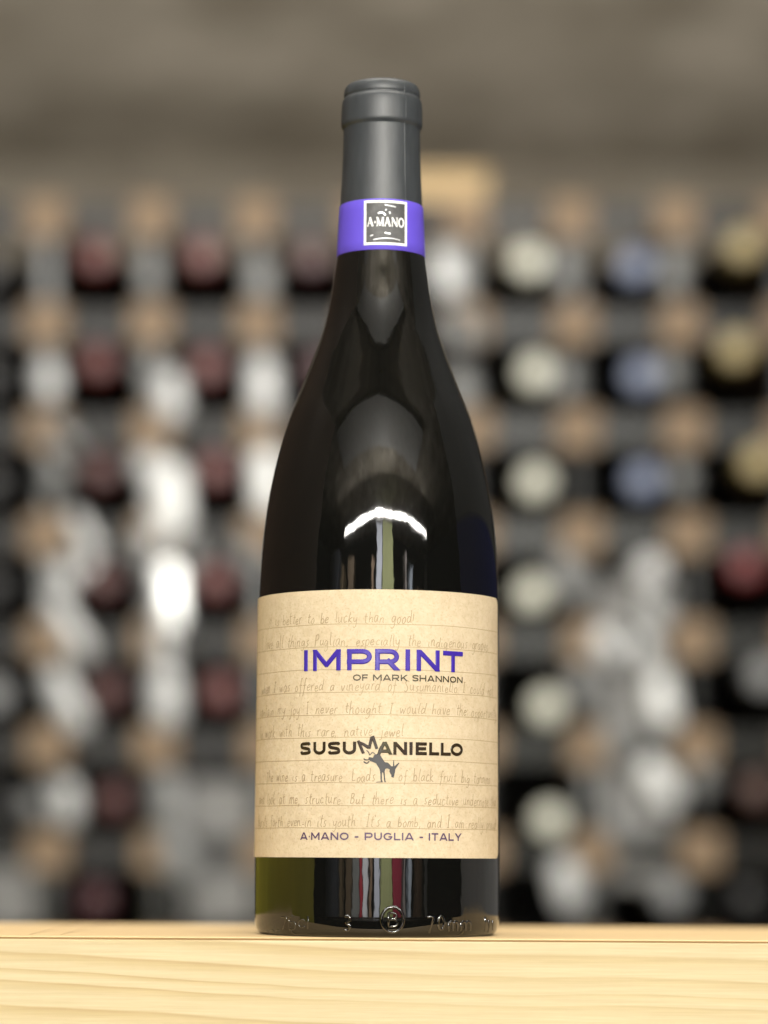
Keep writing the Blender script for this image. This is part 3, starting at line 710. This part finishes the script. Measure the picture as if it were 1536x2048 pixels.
for p in body_me.polygons: p.use_smooth = True
cap_src = bmm
capm = {}
for c, col in CAPS.items():
    me = bpy.data.meshes.new('stored_capsule'); cap_src.to_mesh(me)
    me.materials.append(mat('foil_' + c.replace(' ', '_'), col, 0.38))
    for p in me.polygons: p.use_smooth = True
    capm[c] = me
cap_src.free()
ROWW = ['top', 'second', 'third', 'fourth', 'fifth', 'sixth', 'seventh']
COLW = {0: 'rack cell at far left edge', 1: 'first whole rack column from left', 2: 'second whole rack column from left', 3: 'rack column just left of big bottle',
        5: 'rack column just right of big bottle', 6: 'second rack column from right', 7: 'last rack column at right edge'}
DC = DR - 0.045
items = []
for k, y in enumerate((540, 755, 965, 1175, 1390, 1610)): items.append((-25 + 3 * k, y, 'grey' if k == 4 else 'black', 0, k))
for k, (x, y) in enumerate(((190, 510), (195, 722), (200, 940), (205, 1160), (215, 1382), (228, 1600), (190, 1800))): items.append((x, y, ('red', 'red', 'brown red', 'brown red', 'brown red', 'brown red', 'maroon')[k], 1, k))
for k, (x, y) in enumerate(((404, 508), (416, 730), (431, 936), (431, 1160), (441, 1382))): items.append((x, y, 'dusky pink', 2, k))
for k, (x, y) in enumerate(((622, 512), (640, 735), (650, 950))): items.append((x, y, 'maroon', 3, k))
for k, (x, y) in enumerate(((1060, 520), (1072, 742), (1072, 962), (1066, 1185), (1095, 1412), (1102, 1640))): items.append((x, y, 'ivory', 5, k))
for k, (x, y) in enumerate(((1272, 528), (1285, 748), (1288, 958))): items.append((x, y, 'pale blue', 6, k))
items.append((1302, 1140, 'white', 6, 3)); items.append((1345, 1790, 'grey', 6, 6))
for k, (x, y, c) in enumerate(((1490, 488, 'gold'), (1475, 695, 'gold'), (1520, 922, 'gold'), (1494, 1130, 'scarlet'), (1532, 1350, 'grey'), (1516, 1580, 'dark brown'), (1500, 1800, 'black'))): items.append((x, y, c, 7, k))
for x, y, c, cj, ri in items:
    p = pw(x, y, DC)
    t = empty('stored_bottle', p)
    tag(t, f'{c} capped bottle lying in {ROWW[ri]} row, {COLW[cj]}', 'wine bottle', 'bottles lying in the wine rack')
    b = bpy.data.objects.new('glass_body', body_me); COL.objects.link(b); b.parent = t
    k_ = bpy.data.objects.new('capsule', capm[c]); COL.objects.link(k_); k_.parent = t

def carton(name, x0, x1, y0, y1, D, dep, m, label, cat='carton', bev=0.003):
    a, b = pw(x0, y1, D), pw(x1, y0, D); w = b.x - a.x; h = b.z - a.z
    t = empty(name, (a.x + w / 2, a.y, a.z)); tag(t, label, cat)
    box_obj('panel', (-w / 2, w / 2, 0, dep, 0, h), m, t, bev)
    return t
carton('carton', 1172, 1352, 1160, 1770, DR + .02, .2, M['carton_grey'], 'tall blurred pale grey carton filling the lower right rack cells')
carton('carton', 372, 545, 1560, 1850, DR + .02, .2, M['carton_grey'], 'blurred pale grey carton low in the rack left of the big bottle')
carton('carton', -40, 92, 1672, 1860, DR + .02, .2, M['carton_grey'], 'blurred pale grey carton at the bottom left corner of the rack')

# wooden case standing on top of the rack
a, b = pw(800, 418, DR + .02), pw(975, 340, DR + .02)
cr = empty('wooden_crate', ((a.x + b.x) / 2, a.y, node(0, 5).z + .0195)); tag(cr, 'blurred small pale wooden crate on top of the rack beside the bottle neck', 'crate')
w2 = (b.x - a.x) / 2; hh = b.z - cr.location.z
box_obj('crate_body', (-w2, w2, 0, .2, 0.0, hh - .008), M['crate'], cr, .002)
box_obj('lid', (-w2 - .002, w2 + .002, -.002, .202, hh - .0078, hh), M['crate'], cr, .001)

# ------------------------------------------------------------------ unseen, added for the glass to mirror: stock either side of the bottle and a shelf opposite
def plain_box(name, dims, col, label, cat, rough=0.6, bev=0.003):
    x0, x1, y0, y1, z0, z1 = dims
    t = empty(name, ((x0 + x1) / 2, (y0 + y1) / 2, z0)); tag(t, label, cat)
    box_obj('panel', (-(x1 - x0) / 2, (x1 - x0) / 2, -(y1 - y0) / 2, (y1 - y0) / 2, 0, z1 - z0), noise_mat('unseen_card', [(0.3, tuple(c * .88 for c in col)), (0.7, tuple(min(1, c * 1.1) for c in col))], 14, rough), t, bev)
    return t
plain_box('carton', (-.95, -.55, -.33, 1.5, -.30, .085), (.62, .55, .07), 'unseen olive green carton added for the reflection lower left in the bottle glass', 'carton')
plain_box('carton', (-.95, -.56, -.33, 1.5, .087, .62), (.075, .05, .036), 'unseen dark brown carton added for reflections, stacked on the olive one', 'carton')
plain_box('carton', (.58, .95, -.08, 1.5, -.30, .115), (.46, .47, .50), 'unseen grey carton added for the reflection lower right in the bottle glass', 'carton')
plain_box('carton', (.585, .95, -.08, 1.5, .117, .30), (.02, .026, .10), 'unseen navy blue carton added for reflections between two grey ones right of the bottle', 'carton')
plain_box('carton', (.59, .95, -.08, 1.5, .302, .66), (.08, .085, .09), 'unseen grey carton added for reflections, topmost of the stack right of the bottle', 'carton')
mirror_boxes = [(-2.5, -1.75, .80, (.10, .11, .13), 'wide slate'), (-1.62, -1.50, .62, (.20, .15, .09), 'slim tan'), (-1.30, -1.02, .66, (.14, .10, .06), 'umber'), (-.98, -.72, .34, (.22, .23, .22), 'mid grey'), (-.69, -.58, .20, (.42, .03, .05), 'crimson'), (-.55, -.36, .42, (.75, .76, .8), 'short white'),
         (-.30, -.22, .60, (.25, .17, .11), 'brown'), (-.12, .08, .90, (.66, .7, .8), 'tall bluish white'), (.11, .55, .92, (.40, .43, .20), 'tall pale olive'), (.58, .98, .14, (.30, .02, .05), 'dark red'),
         (1.06, 1.14, .72, (.30, .27, .26), 'slim taupe'), (1.28, 1.42, .62, (.55, .62, .72), 'pale blue'), (1.7, 2.1, .55, (.14, .09, .06), 'dark brown'), (2.45, 2.56, .75, (.5, .5, .5), 'slim pale grey')]
for x0, x1, h, col, nm in mirror_boxes:  # unseen boxes, coloured and sized for the streaks in the glass
    plain_box('mirror_box', (x0, x1, -2.5 + random.uniform(-.05, .05), -2.3, -.28, h), col, f'{nm} unseen box added for reflections on the shelf opposite the bottle', 'box')
plain_box('reflection_panel', (-1.05, 1.05, -1.25, -.70, 1.03, 1.058), (.46, .46, .45), 'unseen pale panel added under the ceiling for its reflection in the bottle', 'reflection panel')  # added for the pale dome it reflects on the shoulder
plain_box('mirror_shelf', (-3, 3, -2.6, -2.1, -.34, -.282), (.05, .045, .04), 'unseen dark long shelf added opposite the bottle under the reflected boxes', 'shelf')
